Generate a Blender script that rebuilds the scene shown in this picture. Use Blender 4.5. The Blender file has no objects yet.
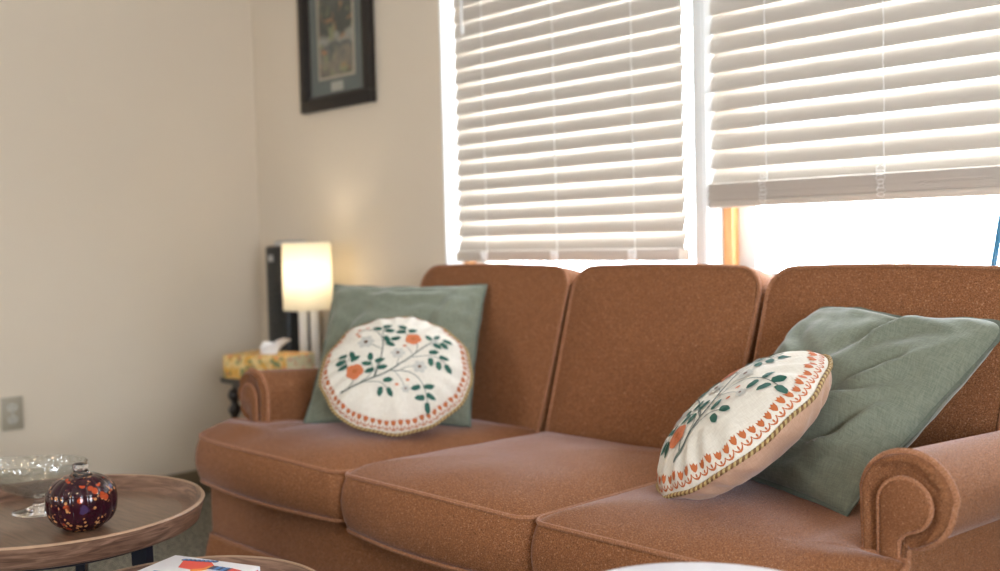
import bpy, bmesh, math, random
from mathutils import Vector, Matrix, noise
random.seed(7)
C = bpy.context.scene.collection
PI = math.pi
D = bpy.data

# ------------------------------------------------------------------ materials
def mat(name, col, rough=.6, **kw):
    m = D.materials.new(name); m.use_nodes = True
    b = m.node_tree.nodes['Principled BSDF']
    b.inputs['Base Color'].default_value = (*col, 1)
    b.inputs['Roughness'].default_value = rough
    for k, v in kw.items():
        b.inputs[k.replace('_', ' ')].default_value = v
    return m
class NT:
    def __init__(s, m):
        s.m = m; s.t = m.node_tree; s.n = s.t.nodes; s.b = s.n['Principled BSDF']
        s.co = s.n.new('ShaderNodeTexCoord').outputs['Object']
    def mapping(s, scale=(1, 1, 1), rot=(0, 0, 0), loc=(0, 0, 0)):
        n = s.n.new('ShaderNodeMapping'); s.t.links.new(s.co, n.inputs[0])
        n.inputs['Scale'].default_value = scale; n.inputs['Rotation'].default_value = rot
        n.inputs['Location'].default_value = loc
        return n.outputs[0]
    def noise(s, scale, detail=2, vec=None, rough=.5, dist=0):
        n = s.n.new('ShaderNodeTexNoise'); s.t.links.new(vec or s.co, n.inputs['Vector'])
        n.inputs['Scale'].default_value = scale; n.inputs['Detail'].default_value = detail
        n.inputs['Roughness'].default_value = rough; n.inputs['Distortion'].default_value = dist
        return n.outputs['Fac']
    def wave(s, scale, vec=None, dist=0, detail=2, dscale=1, dir='X', kind='BANDS'):
        n = s.n.new('ShaderNodeTexWave'); s.t.links.new(vec or s.co, n.inputs['Vector'])
        n.wave_type = kind
        if kind == 'BANDS': n.bands_direction = dir
        n.inputs['Scale'].default_value = scale; n.inputs['Distortion'].default_value = dist
        n.inputs['Detail'].default_value = detail; n.inputs['Detail Scale'].default_value = dscale
        return n.outputs['Fac']
    def voro(s, scale, vec=None, out='Distance'):
        n = s.n.new('ShaderNodeTexVoronoi'); s.t.links.new(vec or s.co, n.inputs['Vector'])
        n.inputs['Scale'].default_value = scale
        return n.outputs[out]
    def ramp(s, fac, stops, const=False):
        n = s.n.new('ShaderNodeValToRGB'); s.t.links.new(fac, n.inputs[0]); r = n.color_ramp
        if const: r.interpolation = 'CONSTANT'
        while len(r.elements) < len(stops): r.elements.new(.5)
        for e, (p, c) in zip(r.elements, stops):
            e.position = p; e.color = (*c, 1) if len(c) == 3 else c
        return n.outputs[0]
    def mix(s, fac, a, b, mode='MIX'):
        n = s.n.new('ShaderNodeMix'); n.data_type = 'RGBA'; n.blend_type = mode
        for i, v in ((0, fac), (6, a), (7, b)):
            if isinstance(v, (int, float)): n.inputs[i].default_value = v
            elif isinstance(v, tuple): n.inputs[i].default_value = (*v, 1)
            else: s.t.links.new(v, n.inputs[i])
        return n.outputs[2]
    def math(s, op, a, b=0.0):
        n = s.n.new('ShaderNodeMath'); n.operation = op
        for i, v in ((0, a), (1, b)):
            if isinstance(v, (int, float)): n.inputs[i].default_value = v
            else: s.t.links.new(v, n.inputs[i])
        return n.outputs[0]
    def color(s, c): s.t.links.new(c, s.b.inputs['Base Color']); return s
    def bump(s, h, strength=.3, dist=.002):
        n = s.n.new('ShaderNodeBump'); s.t.links.new(h, n.inputs['Height'])
        n.inputs['Strength'].default_value = strength; n.inputs['Distance'].default_value = dist
        s.t.links.new(n.outputs[0], s.b.inputs['Normal']); return s

def wall_mat(name, col):
    m = mat(name, col, .85); t = NT(m)
    t.color(t.mix(t.noise(2.5, 3), tuple(c * .97 for c in col), tuple(c * 1.03 for c in col)))
    t.bump(t.noise(260, 3), .25, .001); return m
M = {}
M['wall'] = wall_mat('wall_paint', (.68, .58, .455))
M['ceiling'] = wall_mat('ceiling_paint', (.75, .73, .69))
M['white_trim'] = mat('white_trim', (.80, .80, .78), .45)
M['baseboard'] = mat('baseboard_vinyl', (.20, .155, .095), .6)
m = mat('carpet', (.2, .2, .15), .95); t = NT(m)
t.color(t.mix(t.ramp(t.noise(75, 3), [(.35, (0, 0, 0)), (.65, (1, 1, 1))]), (.07, .063, .045), (.33, .30, .235)))
t.bump(t.noise(300, 3), .8, .006); M['carpet'] = m

def tweed(name, dark, light, speck, herr=.0):
    m = mat(name, dark, .85); t = NT(m)
    w = t.noise(560, 2, t.mapping((1, 1, 1)))
    w2 = t.noise(330, 2)
    sep = t.n.new('ShaderNodeSeparateXYZ'); t.t.links.new(t.co, sep.inputs[0])
    h = t.math('ADD', sep.outputs[0], t.math('MULTIPLY', sep.outputs[1], .6))
    pp = t.math('PINGPONG', t.math('ADD', h, 10.0), .007)
    z = t.math('SINE', t.math('MULTIPLY', t.math('ADD', sep.outputs[2], t.math('ADD', pp, t.math('MULTIPLY', sep.outputs[1], .8))), 6.2832 / .0034))
    z = t.math('MULTIPLY', t.math('ADD', z, 1.0), .5)
    c = t.mix(t.ramp(w, [(.33, (0, 0, 0)), (.67, (1, 1, 1))]), dark, light)
    c = t.mix(t.ramp(w2, [(.56, (0, 0, 0)), (.78, (.8, .8, .8))]), c, speck)
    c = t.mix(t.math('MULTIPLY', z, herr), c, dark)
    t.color(c)
    t.bump(t.math('ADD', t.math('MULTIPLY', w, .8), t.math('MULTIPLY', z, herr)), .6, .0016)
    t.b.inputs['Sheen Weight'].default_value = .36
    t.b.inputs['Sheen Roughness'].default_value = .24
    t.b.inputs['Sheen Tint'].default_value = (.95, .82, .86, 1)
    t.b.inputs['Specular IOR Level'].default_value = .25
    return m
M['sofa'] = tweed('rust_tweed', (.105, .036, .012), (.335, .135, .052), (.50, .27, .16))
M['sofa_front'] = tweed('rust_herringbone', (.105, .036, .012), (.335, .135, .052), (.46, .24, .13), .45)
M['piping'] = tweed('rust_piping_lit', (.20, .078, .034), (.40, .18, .088), (.55, .31, .20))  # sofa cloth lightened, painting in the window light the piping catches
M['underside'] = mat('sofa_lining', (.03, .025, .02), .9)

def linen(name, a, b, sheen=.35):
    m = mat(name, a, .85); t = NT(m)
    x = t.noise(60, 3, t.mapping((1, 9, 1))); y = t.noise(60, 3, t.mapping((9, 1, 1)))
    s = t.math('MULTIPLY', t.math('ADD', x, y), .5)
    t.color(t.mix(t.ramp(s, [(.35, (0, 0, 0)), (.65, (1, 1, 1))]), a, b))
    f = t.noise(22, 4, None, .6, .6)
    t.bump(t.math('ADD', t.math('MULTIPLY', s, .5), t.math('MULTIPLY', f, 1.2)), .35, .004)
    t.b.inputs['Sheen Weight'].default_value = sheen
    t.b.inputs['Sheen Roughness'].default_value = .4
    return m
M['green'] = linen('green_linen', (.122, .136, .096), (.195, .208, .150), .4)
M['green_edge'] = linen('green_seam', (.085, .10, .075), (.14, .155, .115), .3)
M['cream'] = linen('cream_cotton', (.64, .58, .49), (.74, .69, .60), .15)
M['peach'] = linen('peach_backing', (.56, .33, .21), (.64, .40, .27), .25)
M['leaf'] = mat('thread_green', (.012, .085, .058), .7)
M['stem'] = mat('thread_grey_green', (.105, .125, .105), .7)
M['orange'] = mat('thread_orange', (.58, .17, .065), .7)
M['rust'] = mat('thread_rust', (.46, .12, .03), .7)
M['petal'] = mat('thread_pale_grey', (.50, .48, .43), .7)
M['brown'] = mat('thread_brown', (.14, .06, .03), .7)
M['gold'] = mat('gold_cord', (.50, .36, .15), .6)
M['cord_dark'] = mat('brown_cord', (.20, .10, .035), .6)

m = mat('walnut', (.2, .1, .05), .32); t = NT(m)
v = t.mapping((1.2, 9, 3), (0, 0, .75))
g = t.noise(5, 6, v, .62, 1.2); g2 = t.wave(3.2, v, 7, 3, 1.5)
t.color(t.mix(t.ramp(g, [(.3, (0, 0, 0)), (.7, (1, 1, 1))]), t.mix(g2, (.055, .025, .014), (.11, .053, .030)), (.205, .12, .075)))
t.bump(g, .08, .001); t.b.inputs['Coat Weight'].default_value = .25; M['walnut'] = m
m = mat('walnut_rim', (.2, .1, .05), .4); t = NT(m)
v = t.mapping((2, 2, 22), (.35, .2, 0))
g = t.noise(4.5, 5, v, .6, 1.6)
t.color(t.ramp(g, [(.32, (.075, .034, .020)), (.5, (.17, .09, .056)), (.68, (.29, .17, .115))])); M['walnut_rim'] = m
m = mat('walnut_edge', (.34, .21, .13), .4); M['walnut_edge'] = m
M['dark_metal'] = mat('navy_black_metal', (.012, .016, .03), .4, Metallic=.3)
M['dark_wood'] = mat('dark_turned_wood', (.018, .012, .010), .35)
M['slat'] = mat('white_slat', (.80, .77, .73), .35)
M['cord'] = mat('white_cord', (.85, .84, .82), .6)
M['clear'] = mat('clear_plastic', (.9, .9, .92), .1, Transmission_Weight=.7)
m = mat('honey_wood', (.70, .34, .12), .45); t = NT(m)
g = t.noise(9, 4, t.mapping((12, 12, 1)))
t.color(t.mix(g, (.62, .27, .085), (.80, .42, .17))); M['honey'] = m
M['frame'] = mat('dark_frame', (.016, .010, .008), .3)
M['frame_gold'] = mat('frame_brown', (.011, .007, .005), .5)
M['matboard'] = mat('slate_mat_board', (.105, .128, .120), .8)
M['liner'] = mat('cream_liner', (.42, .36, .27), .8)
M['plaque'] = mat('title_card', (.42, .40, .33), .6)
M['outlet'] = mat('almond_plate', (.36, .31, .23), .4)
M['outlet_face'] = mat('pale_receptacle', (.52, .49, .42), .4)
M['black'] = mat('black_plastic', (.006, .009, .012), .3)
M['silver'] = mat('silver_plastic', (.55, .56, .58), .3, Metallic=.7)
M['lamp_metal'] = mat('white_enamel', (.72, .71, .70), .3)
M['tissue'] = mat('tissue_paper', (.85, .85, .87), .8)
M['white_gloss'] = mat('white_gloss', (.80, .80, .84), .2)
M['blue'] = mat('blue_metal', (.002, .016, .030), .8, Specular_IOR_Level=.08)
M['concrete'] = mat('pale_patio', (.72, .72, .70), .9)

# thin window glass / blown glass
def glass_mat(name, tint=(1, 1, 1), rough=0.02, thin=True, gloss=.08):
    m = D.materials.new(name); m.use_nodes = True; nt = m.node_tree; nt.nodes.clear()
    o = nt.nodes.new('ShaderNodeOutputMaterial'); mx = nt.nodes.new('ShaderNodeMixShader')
    tr = nt.nodes.new('ShaderNodeBsdfTransparent'); gl = nt.nodes.new('ShaderNodeBsdfGlossy')
    lw = nt.nodes.new('ShaderNodeLayerWeight'); lw.inputs[0].default_value = .5
    pw = nt.nodes.new('ShaderNodeMath'); pw.operation = 'POWER'; pw.inputs[1].default_value = 4; nt.links.new(lw.outputs['Facing'], pw.inputs[0])
    ad = nt.nodes.new('ShaderNodeMath'); ad.operation = 'MULTIPLY_ADD'; ad.inputs[1].default_value = .9; ad.inputs[2].default_value = .02; nt.links.new(pw.outputs[0], ad.inputs[0])
    tr.inputs[0].default_value = (*tint, 1); gl.inputs['Roughness'].default_value = rough
    nt.links.new(ad.outputs[0], mx.inputs[0]); nt.links.new(tr.outputs[0], mx.inputs[1])
    nt.links.new(gl.outputs[0], mx.inputs[2]); nt.links.new(mx.outputs[0], o.inputs[0])
    return m
M['pane'] = glass_mat('window_glass')
m = glass_mat('pressed_glass', (.93, .94, .93)); nt = m.node_tree; nd = nt.nodes
tc = nd.new('ShaderNodeTexCoord'); vn = nd.new('ShaderNodeTexVoronoi'); vn.inputs['Scale'].default_value = 75; bpn = nd.new('ShaderNodeBump')
bpn.inputs['Strength'].default_value = .8; bpn.inputs['Distance'].default_value = .004
nt.links.new(tc.outputs['Object'], vn.inputs['Vector']); nt.links.new(vn.outputs['Distance'], bpn.inputs['Height'])
for q in nd:
    if q.type == 'BSDF_GLOSSY': nt.links.new(bpn.outputs[0], q.inputs['Normal']); q.inputs['Roughness'].default_value = .12
    if q.type == 'LAYER_WEIGHT': nt.links.new(bpn.outputs[0], q.inputs['Normal'])
    if q.type == 'MATH' and q.operation == 'MULTIPLY_ADD': q.inputs[2].default_value = .13
    if q.type == 'MATH' and q.operation == 'POWER': q.inputs[1].default_value = 2.5
M['glass'] = m
M['glass_smooth'] = mat('clear_glass', (.97, .96, .99), .03, Transmission_Weight=1.0, IOR=1.45)

m = mat('art_glass', (.06, .01, .03), .12); t = NT(m)
vo = t.n.new('ShaderNodeTexVoronoi'); vo.inputs['Scale'].default_value = 105; t.t.links.new(t.co, vo.inputs['Vector'])
vo2 = t.n.new('ShaderNodeTexVoronoi'); vo2.inputs['Scale'].default_value = 60; t.t.links.new(t.co, vo2.inputs['Vector'])
base = t.mix(t.noise(28, 3), (.006, .002, .004), (.045, .007, .014))
dot = t.ramp(vo.outputs['Distance'], [(.30, (1, 1, 1)), (.38, (0, 0, 0))])
gate = t.ramp(t.noise(40, 2), [(.47, (0, 0, 0)), (.54, (1, 1, 1))])
c = t.mix(t.mix(1.0, dot, gate, 'MULTIPLY'), base, t.mix(t.noise(90), (.50, .15, .04), (.55, .33, .14)))
dot2 = t.ramp(vo2.outputs['Distance'], [(.33, (1, 1, 1)), (.44, (0, 0, 0))])
gate2 = t.ramp(t.noise(23, 2, t.mapping((1, 1, 1), loc=(3, 1, 2))), [(.55, (0, 0, 0)), (.60, (1, 1, 1))])
c = t.mix(t.mix(1.0, dot2, gate2, 'MULTIPLY'), c, (.40, .06, .018))
gate3 = t.ramp(t.noise(34, 2, t.mapping((1, 1, 1), loc=(7, 5, 1))), [(.66, (0, 0, 0)), (.72, (.8, .8, .8))])
c = t.mix(gate3, c, (.06, .035, .10))
t.color(c); t.b.inputs['Coat Weight'].default_value = .2; t.b.inputs['Coat Roughness'].default_value = .03; t.b.inputs['Specular IOR Level'].default_value = .35
M['art_glass'] = m

# printed papers
m = mat('floral_print', (.8, .55, .15), .6); t = NT(m)
c = t.mix(t.ramp(t.noise(26, 3), [(.44, (0, 0, 0)), (.56, (1, 1, 1))]), (.66, .34, .05), (.72, .52, .22))
c = t.mix(t.ramp(t.noise(42, 2, t.mapping(loc=(2, 5, 1))), [(.58, (0, 0, 0)), (.61, (1, 1, 1))]), c, (.16, .20, .08))
c = t.mix(t.ramp(t.noise(33, 2, t.mapping(loc=(8, 5, 3))), [(.60, (0, 0, 0)), (.63, (1, 1, 1))]), c, (.70, .24, .10))
t.color(c); M['floral'] = m
m = mat('floral_print_lit', (.8, .7, .4), .6); t = NT(m)  # end-face print made paler to paint in lamp and window light
c = t.mix(t.ramp(t.noise(40, 3), [(.46, (0, 0, 0)), (.6, (1, 1, 1))]), (.70, .62, .38), (.60, .56, .36))
c = t.mix(t.ramp(t.noise(50, 2, t.mapping(loc=(8, 5, 3))), [(.58, (0, 0, 0)), (.61, (1, 1, 1))]), c, (.68, .30, .18))
t.color(c); M['floral_lit'] = m
m = mat('landscape_print', (.2, .2, .18), .6); t = NT(m)
sep = t.n.new('ShaderNodeSeparateXYZ'); t.t.links.new(t.co, sep.inputs[0])
hz = t.math('ADD', t.math('MULTIPLY', sep.outputs[2], 2.3), t.math('MULTIPLY', t.math('SUBTRACT', t.noise(14, 4), .5), .55))
c = t.ramp(hz, [(.0, (.06, .045, .035)), (.12, (.22, .19, .14)), (.22, (.07, .08, .08)), (.32, (.34, .33, .27)), (.40, (.045, .05, .04)), (.62, (.05, .06, .05)), (.80, (.17, .14, .15)), (.95, (.36, .30, .29))])
c = t.mix(t.ramp(t.noise(20, 3, t.mapping(loc=(1, 2, 3))), [(.56, (0, 0, 0)), (.66, (1, 1, 1))]), c, (.23, .24, .12))
c = t.mix(t.ramp(t.noise(26, 2, t.mapping(loc=(4, 1, 6))), [(.62, (0, 0, 0)), (.68, (1, 1, 1))]), c, (.38, .17, .07))
t.color(c); M['print'] = m
M['box_white'] = mat('box_white', (.80, .79, .82), .35)
M['box_red'] = mat('box_red', (.72, .07, .05), .4)
M['box_orange'] = mat('box_orange', (.80, .28, .04), .4)
M['box_blue'] = mat('box_blue', (.04, .20, .50), .4)
M['box_navy'] = mat('box_navy', (.02, .025, .09), .4)
M['box_purple'] = mat('box_purple', (.10, .05, .16), .4)

m = D.materials.new('lamp_shade_linen'); m.use_nodes = True; nt = m.node_tree; nt.nodes.clear()
o = nt.nodes.new('ShaderNodeOutputMaterial'); mx = nt.nodes.new('ShaderNodeMixShader'); mx.inputs[0].default_value = .55
df = nt.nodes.new('ShaderNodeBsdfDiffuse'); tl = nt.nodes.new('ShaderNodeBsdfTranslucent')
df.inputs[0].default_value = (.84, .80, .70, 1); tl.inputs[0].default_value = (.88, .83, .70, 1)
nt.links.new(df.outputs[0], mx.inputs[1]); nt.links.new(tl.outputs[0], mx.inputs[2]); nt.links.new(mx.outputs[0], o.inputs[0])
M['shade'] = m
m = D.materials.new('bulb_glow'); m.use_nodes = True
b = m.node_tree.nodes['Principled BSDF']; b.inputs['Emission Color'].default_value = (1, .90, .76, 1); b.inputs['Emission Strength'].default_value = 21
M['bulb'] = m
m = D.materials.new('fill_dome_glow'); m.use_nodes = True  # emission of the added ceiling fill dome
b = m.node_tree.nodes['Principled BSDF']; b.inputs['Emission Color'].default_value = (1, .74, .46, 1); b.inputs['Emission Strength'].default_value = 16
M['fill_glow'] = m
m = D.materials.new('slat_white'); m.use_nodes = True; nt = m.node_tree
b = nt.nodes['Principled BSDF']; b.inputs['Base Color'].default_value = (.53, .475, .41, 1); b.inputs['Roughness'].default_value = .4
o = nt.nodes['Material Output']; mx = nt.nodes.new('ShaderNodeMixShader'); mx.inputs[0].default_value = .008
tl = nt.nodes.new('ShaderNodeBsdfTranslucent'); tl.inputs[0].default_value = (.9, .88, .86, 1)
nt.links.new(b.outputs[0], mx.inputs[1]); nt.links.new(tl.outputs[0], mx.inputs[2]); nt.links.new(mx.outputs[0], o.inputs[0])
M['slat'] = m

# ------------------------------------------------------------------ mesh tools
class MB:
    def __init__(s): s.v = []; s.f = []; s.mi = []
    def add(s, vs, fs, mi=0):
        n = len(s.v); s.v += [tuple(v) for v in vs]
        s.f += [tuple(i + n for i in f) for f in fs]; s.mi += [mi] * len(fs); return s
    def build(s, name, mats, parent=None, origin=(0, 0, 0), sharp=40):
        me = D.meshes.new(name); ox, oy, oz = origin
        me.from_pydata([(x - ox, y - oy, z - oz) for x, y, z in s.v], [], s.f)
        for k in (mats if isinstance(mats, (list, tuple)) else [mats]): me.materials.append(M[k])
        me.polygons.foreach_set('material_index', s.mi)
        bm = bmesh.new(); bm.from_mesh(me); bmesh.ops.recalc_face_normals(bm, faces=bm.faces); bm.to_mesh(me); bm.free()
        me.polygons.foreach_set('use_smooth', [True] * len(me.polygons))
        me.set_sharp_from_angle(angle=math.radians(sharp)); me.update()
        o = D.objects.new(name, me); C.objects.link(o)
        if parent: o.parent = parent
        return o
def bx(mb, x0, x1, y0, y1, z0, z1, bev=0, mi=0, seg=2, mat4=None):
    bm = bmesh.new(); bmesh.ops.create_cube(bm, size=1)
    for v in bm.verts:
        v.co = ((x0 + x1) / 2 + v.co.x * (x1 - x0), (y0 + y1) / 2 + v.co.y * (y1 - y0), (z0 + z1) / 2 + v.co.z * (z1 - z0))
    if bev: bmesh.ops.bevel(bm, geom=bm.edges[:], offset=bev, segments=seg, affect='EDGES', profile=.5)
    bm.verts.index_update()
    vs = [(mat4 @ v.co if mat4 else v.co)[:] for v in bm.verts]
    mb.add(vs, [[v.index for v in f.verts] for f in bm.faces], mi); bm.free(); return mb
def box(*a, **k): return bx(MB(), *a, **k)
def tube(mb, pts, r, n=8, closed=False, mi=0, cap=True, rfun=None):
    pts = [Vector(p) for p in pts]; N = len(pts); vs = []; fs = []
    T = []
    for i in range(N):
        a = pts[(i - 1) % N] if (closed or i > 0) else pts[i]
        b = pts[(i + 1) % N] if (closed or i < N - 1) else pts[i]
        T.append((b - a).normalized())
    u = T[0].orthogonal().normalized()
    for i in range(N):
        u = (u - T[i] * u.dot(T[i])).normalized(); w = T[i].cross(u)
        rr = rfun(i / (N - 1)) * r if rfun else r
        for k in range(n):
            a = 2 * PI * k / n
            vs.append(pts[i] + u * math.cos(a) * rr + w * math.sin(a) * rr)
    R = N if closed else N - 1
    for i in range(R):
        j = (i + 1) % N
        for k in range(n):
            l = (k + 1) % n; fs.append((i * n + k, i * n + l, j * n + l, j * n + k))
    if not closed and cap:
        fs.append(tuple(range(n))[::-1]); fs.append(tuple((N - 1) * n + k for k in range(n)))
    return mb.add(vs, fs, mi)
def lathe(mb, prof, c, n=48, mi=0, rf=None, sx=1, sy=1, rot=0, closed=False):
    vs = []; fs = []; P = len(prof)
    for (r, z) in prof:
        for k in range(n):
            a = 2 * PI * k / n; q = r * (rf(a, z) if rf else 1)
            x, y = q * math.cos(a) * sx, q * math.sin(a) * sy
            vs.append((c[0] + x * math.cos(rot) - y * math.sin(rot), c[1] + x * math.sin(rot) + y * math.cos(rot), c[2] + z))
    for i in range(P if closed else P - 1):
        j = (i + 1) % P
        for k in range(n):
            l = (k + 1) % n; fs.append((i * n + k, i * n + l, j * n + l, j * n + k))
    if not closed:
        if prof[0][0] > 1e-6: fs.append(tuple(range(n))[::-1])
        if prof[-1][0] > 1e-6: fs.append(tuple((P - 1) * n + k for k in range(n)))
    return mb.add(vs, fs, mi)
def roundpoly(corners, step=.012):
    """corners: (x, y, r) CCW -> resampled outline"""
    out = []; N = len(corners)
    for i in range(N):
        p = Vector(corners[i][:2]); r = corners[i][2]
        a = (Vector(corners[i - 1][:2]) - p).normalized(); b = (Vector(corners[(i + 1) % N][:2]) - p).normalized()
        ang = a.angle(b); d = r / math.tan(ang / 2) if r else 0
        s, e = p + a * d, p + b * d
        if r:
            cc = p + (a + b).normalized() * (r / math.sin(ang / 2))
            a0 = math.atan2(s.y - cc.y, s.x - cc.x); a1 = math.atan2(e.y - cc.y, e.x - cc.x)
            da = (a1 - a0 + PI) % (2 * PI) - PI
            n = max(4, int(abs(da) * r / step * 2))
            out += [(cc.x + r * math.cos(a0 + da * k / n), cc.y + r * math.sin(a0 + da * k / n)) for k in range(n + 1)]
        else: out.append((p.x, p.y))
    res = []
    for i in range(len(out)):
        p, q = Vector(out[i]), Vector(out[(i + 1) % len(out)]); L = (q - p).length
        n = max(1, int(L / step)); res += [tuple(p.lerp(q, k / n)) for k in range(n)]
    return res
def cushion(mb, ol, c, z0, z1, crown, bulge=.012, bottom_crown=.0, Mx=None, mi=0, rings=14, wob=None, seed=0):
    n = len(ol); P = [Vector(p) for p in ol]
    A = sum(P[i].x * P[(i + 1) % n].y - P[(i + 1) % n].x * P[i].y for i in range(n))
    sg = 1 if A > 0 else -1
    nor = []
    for i in range(n):
        t = (P[(i + 1) % n] - P[i - 1]).normalized(); nor.append(Vector((t.y, -t.x)) * sg)
    def dist(q):
        m = 9
        for i in range(n):
            a = P[i]; b = P[(i + 1) % n]; ab = b - a
            tt = max(0, min(1, (q - a).dot(ab) / max(ab.length_squared, 1e-12)))
            m = min(m, (q - a - ab * tt).length)
        return m
    vs = []; fs = []; rows = []
    c = Vector(c); wob = wob or (lambda x, y: 0)
    def row(pts):
        rows.append(len(vs)); vs.extend(pts)
    def dome(s, top):
        pts = []
        for i in range(n):
            q = P[i].lerp(c, s); d = dist(q) if s > 0 else 0
            cr = crown if top else bottom_crown
            h = cr * (1 - math.exp(-d / .07)) + (.004 * noise.noise(Vector((q.x * 7, q.y * 7, seed))) * min(1, d / .05) if top else 0)
            z = (z1 + h + wob(q.x, q.y)) if top else (z0 - h)
            pts.append((q.x, q.y, z))
        return pts
    S = [1 - (1 - k / rings) ** 1.6 for k in range(rings)]
    S = [(k / rings) ** 1.5 for k in range(rings)]
    for s in reversed(S[1:]): row(dome(s, False))
    row(dome(0, False))
    for k in range(1, 8):
        f = k / 8; b = bulge * math.sin(PI * f) ** .8
        row([(P[i].x + nor[i].x * b, P[i].y + nor[i].y * b, z0 + (z1 + wob(*P[i]) - z0) * f) for i in range(n)])
    row(dome(0, True))
    for s in S[1:]: row(dome(s, True))
    for a, b in zip(rows, rows[1:]):
        for i in range(n):
            j = (i + 1) % n; fs.append((a + i, a + j, b + j, b + i))
    kb = len(vs); vs.append((c.x, c.y, z0 - bottom_crown)); kt = len(vs); vs.append((c.x, c.y, dome(.97, True)[0][2]))
    for i in range(n):
        j = (i + 1) % n
        fs.append((rows[0] + j, rows[0] + i, kb)); fs.append((rows[-1] + i, rows[-1] + j, kt))
    if Mx: vs = [(Mx @ Vector(v))[:] for v in vs]
    mb.add(vs, fs, mi)
def loop3(ol, z, Mx=None, wob=None, out=.0):
    pts = [Vector((x, y, z + (wob(x, y) if wob else 0))) for x, y in ol]
    return [Mx @ p for p in pts] if Mx else pts
def prism(mb, ol, y0, y1, mi=0, steps=1, slope=0):
    """outline in (x, z) extruded along y"""
    n = len(ol); vs = []; fs = []
    for k in range(steps + 1):
        y = y0 + (y1 - y0) * k / steps
        vs += [(x, y, z - slope * (y - y0) * min(1, max(0, (z - .35) / .15))) for x, z in ol]
    for k in range(steps):
        for i in range(n):
            j = (i + 1) % n; fs.append((k * n + i, k * n + j, (k + 1) * n + j, (k + 1) * n + i))
    fs.append(tuple(range(n))); fs.append(tuple(steps * n + i for i in range(n))[::-1])
    return mb.add(vs, fs, mi)

def empty(name, loc, label, cat, group=None, Mx=None):
    o = D.objects.new(name, None); C.objects.link(o); o.empty_display_size = .05
    if Mx is not None: o.matrix_world = Mx
    else: o.location = loc
    return tag(o, label, cat, group)
def tag(o, label, cat, group=None):
    o['label'] = label; o['category'] = cat
    if group: o['group'] = group
    return o
def struct(name, mb, mats, parent=None, label=None):
    o = mb.build(name, mats, parent)
    if not parent: o['kind'] = 'structure'
    if label: o['label'] = label
    return o

# ------------------------------------------------------------------ room
XL, XR, YB, YF, H = -3.8, 1.7, 2.3, -2.5, 2.45
WL, M0, M1, WR, ZS, ZT = -2.62, -1.602, -1.577, -.30, .85, 2.12      # openings in the back wall
WT = .30                                                        # wall thickness
struct('floor', box(XL - .2, XR + .2, YF - .2, YB + .02, -.1, 0), 'carpet')
struct('ceiling', box(XL - .2, XR + .2, YF - .2, YB + WT, H, H + .1), 'ceiling')
struct('wall_left', box(XL - .2, XL, YF - .2, YB + WT, 0, H), 'wall')
w = MB()
bx(w, XL, WL, YB, YB + WT, -.1, H); bx(w, WR, XR + .2, YB, YB + WT, -.1, H)
bx(w, WL, WR, YB, YB + WT, -.1, ZS); bx(w, WL, WR, YB, YB + WT, ZT, H)
struct('wall_back', w, 'wall')
# side wall (right, out of frame) and wall behind camera, openings added for fill light
w = MB(); a0, a1, b0, b1 = -.9, .5, .7, 2.0
bx(w, XR, XR + .2, YF - .2, a0, 0, H); bx(w, XR, XR + .2, a1, YB, 0, H)
bx(w, XR, XR + .2, a0, a1, 0, b0); bx(w, XR, XR + .2, a0, a1, b1, H)
struct('wall_right', w, 'wall')
w = MB(); c0, c1 = -2.35, -1.75
bx(w, XL, c0, YF - .2, YF, 0, H); bx(w, c1, XR, YF - .2, YF, 0, H)
bx(w, c0, c1, YF - .2, YF, 0, b0); bx(w, c0, c1, YF - .2, YF, b1, H)
struct('wall_front', w, 'wall')
b = MB(); bx(b, XL, XL + .012, YF, YB - .012, 0, .10, .003); struct('baseboard_left', b, 'baseboard')
b = MB(); bx(b, XL, XR, YB - .012, YB, 0, .10, .003); struct('baseboard_back', b, 'baseboard')

# window units ----------------------------------------------------
def window(name, x0, x1, y, z0, z1, wood=True, sides=(1, 1)):
    """jamb liner, honey wood stiles and a white sash with a pane"""
    j = MB()
    bx(j, x0 - .001, x0 + .006, YB - .001, y + .14, z0, z1); bx(j, x1 - .006, x1 + .001, YB - .001, y + .14, z0, z1)
    bx(j, x0, x1, YB - .001, y + .14, z1 - .006, z1 + .001)
    o = struct(name, j, 'white_trim')
    f = MB()
    for a, b in ((x0 + .006, x0 + .034), (x1 - .034, x1 - .006)): bx(f, a, b, y + .075, y + .11, z0, z1, .003)
    bx(f, x0 + .034, x1 - .034, y + .075, y + .11, z1 - .04, z1, .003)
    struct('wooden_stop', f, 'honey', o, 'honey coloured wooden window stop')
    s = MB(); ys = y + .11
    for a, b in ((x0 + .006, x0 + .085), (x1 - .085, x1 - .006)): bx(s, a, b, ys, ys + .03, z0, z1, .003)
    bx(s, x0 + .085, x1 - .085, ys, ys + .03, z0, z0 + .04, .003); bx(s, x0 + .085, x1 - .085, ys, ys + .03, z1 - .05, z1, .003)
    struct('sash', s, 'white_trim', o)
    struct('pane', box(x0 + .08, x1 - .08, ys + .012, ys + .016, z0 + .03, z1 - .04), 'pane', o)
    return o
window('window_1', WL, M0, YB, ZS, ZT); window('window_2', M1, WR, YB, ZS, ZT)
b = MB(); bx(b, M0, M1, YB - .004, YB + .26, ZS, ZT, .002); struct('trim_1', b, 'white_trim', None, 'narrow white post between the two windows')
b = MB(); bx(b, WL - .03, WR + .03, YB - .022, YB + .12, ZS - .025, ZS, .006); struct('trim_2', b, 'white_trim', None, 'white window sill behind the sofa')

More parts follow.
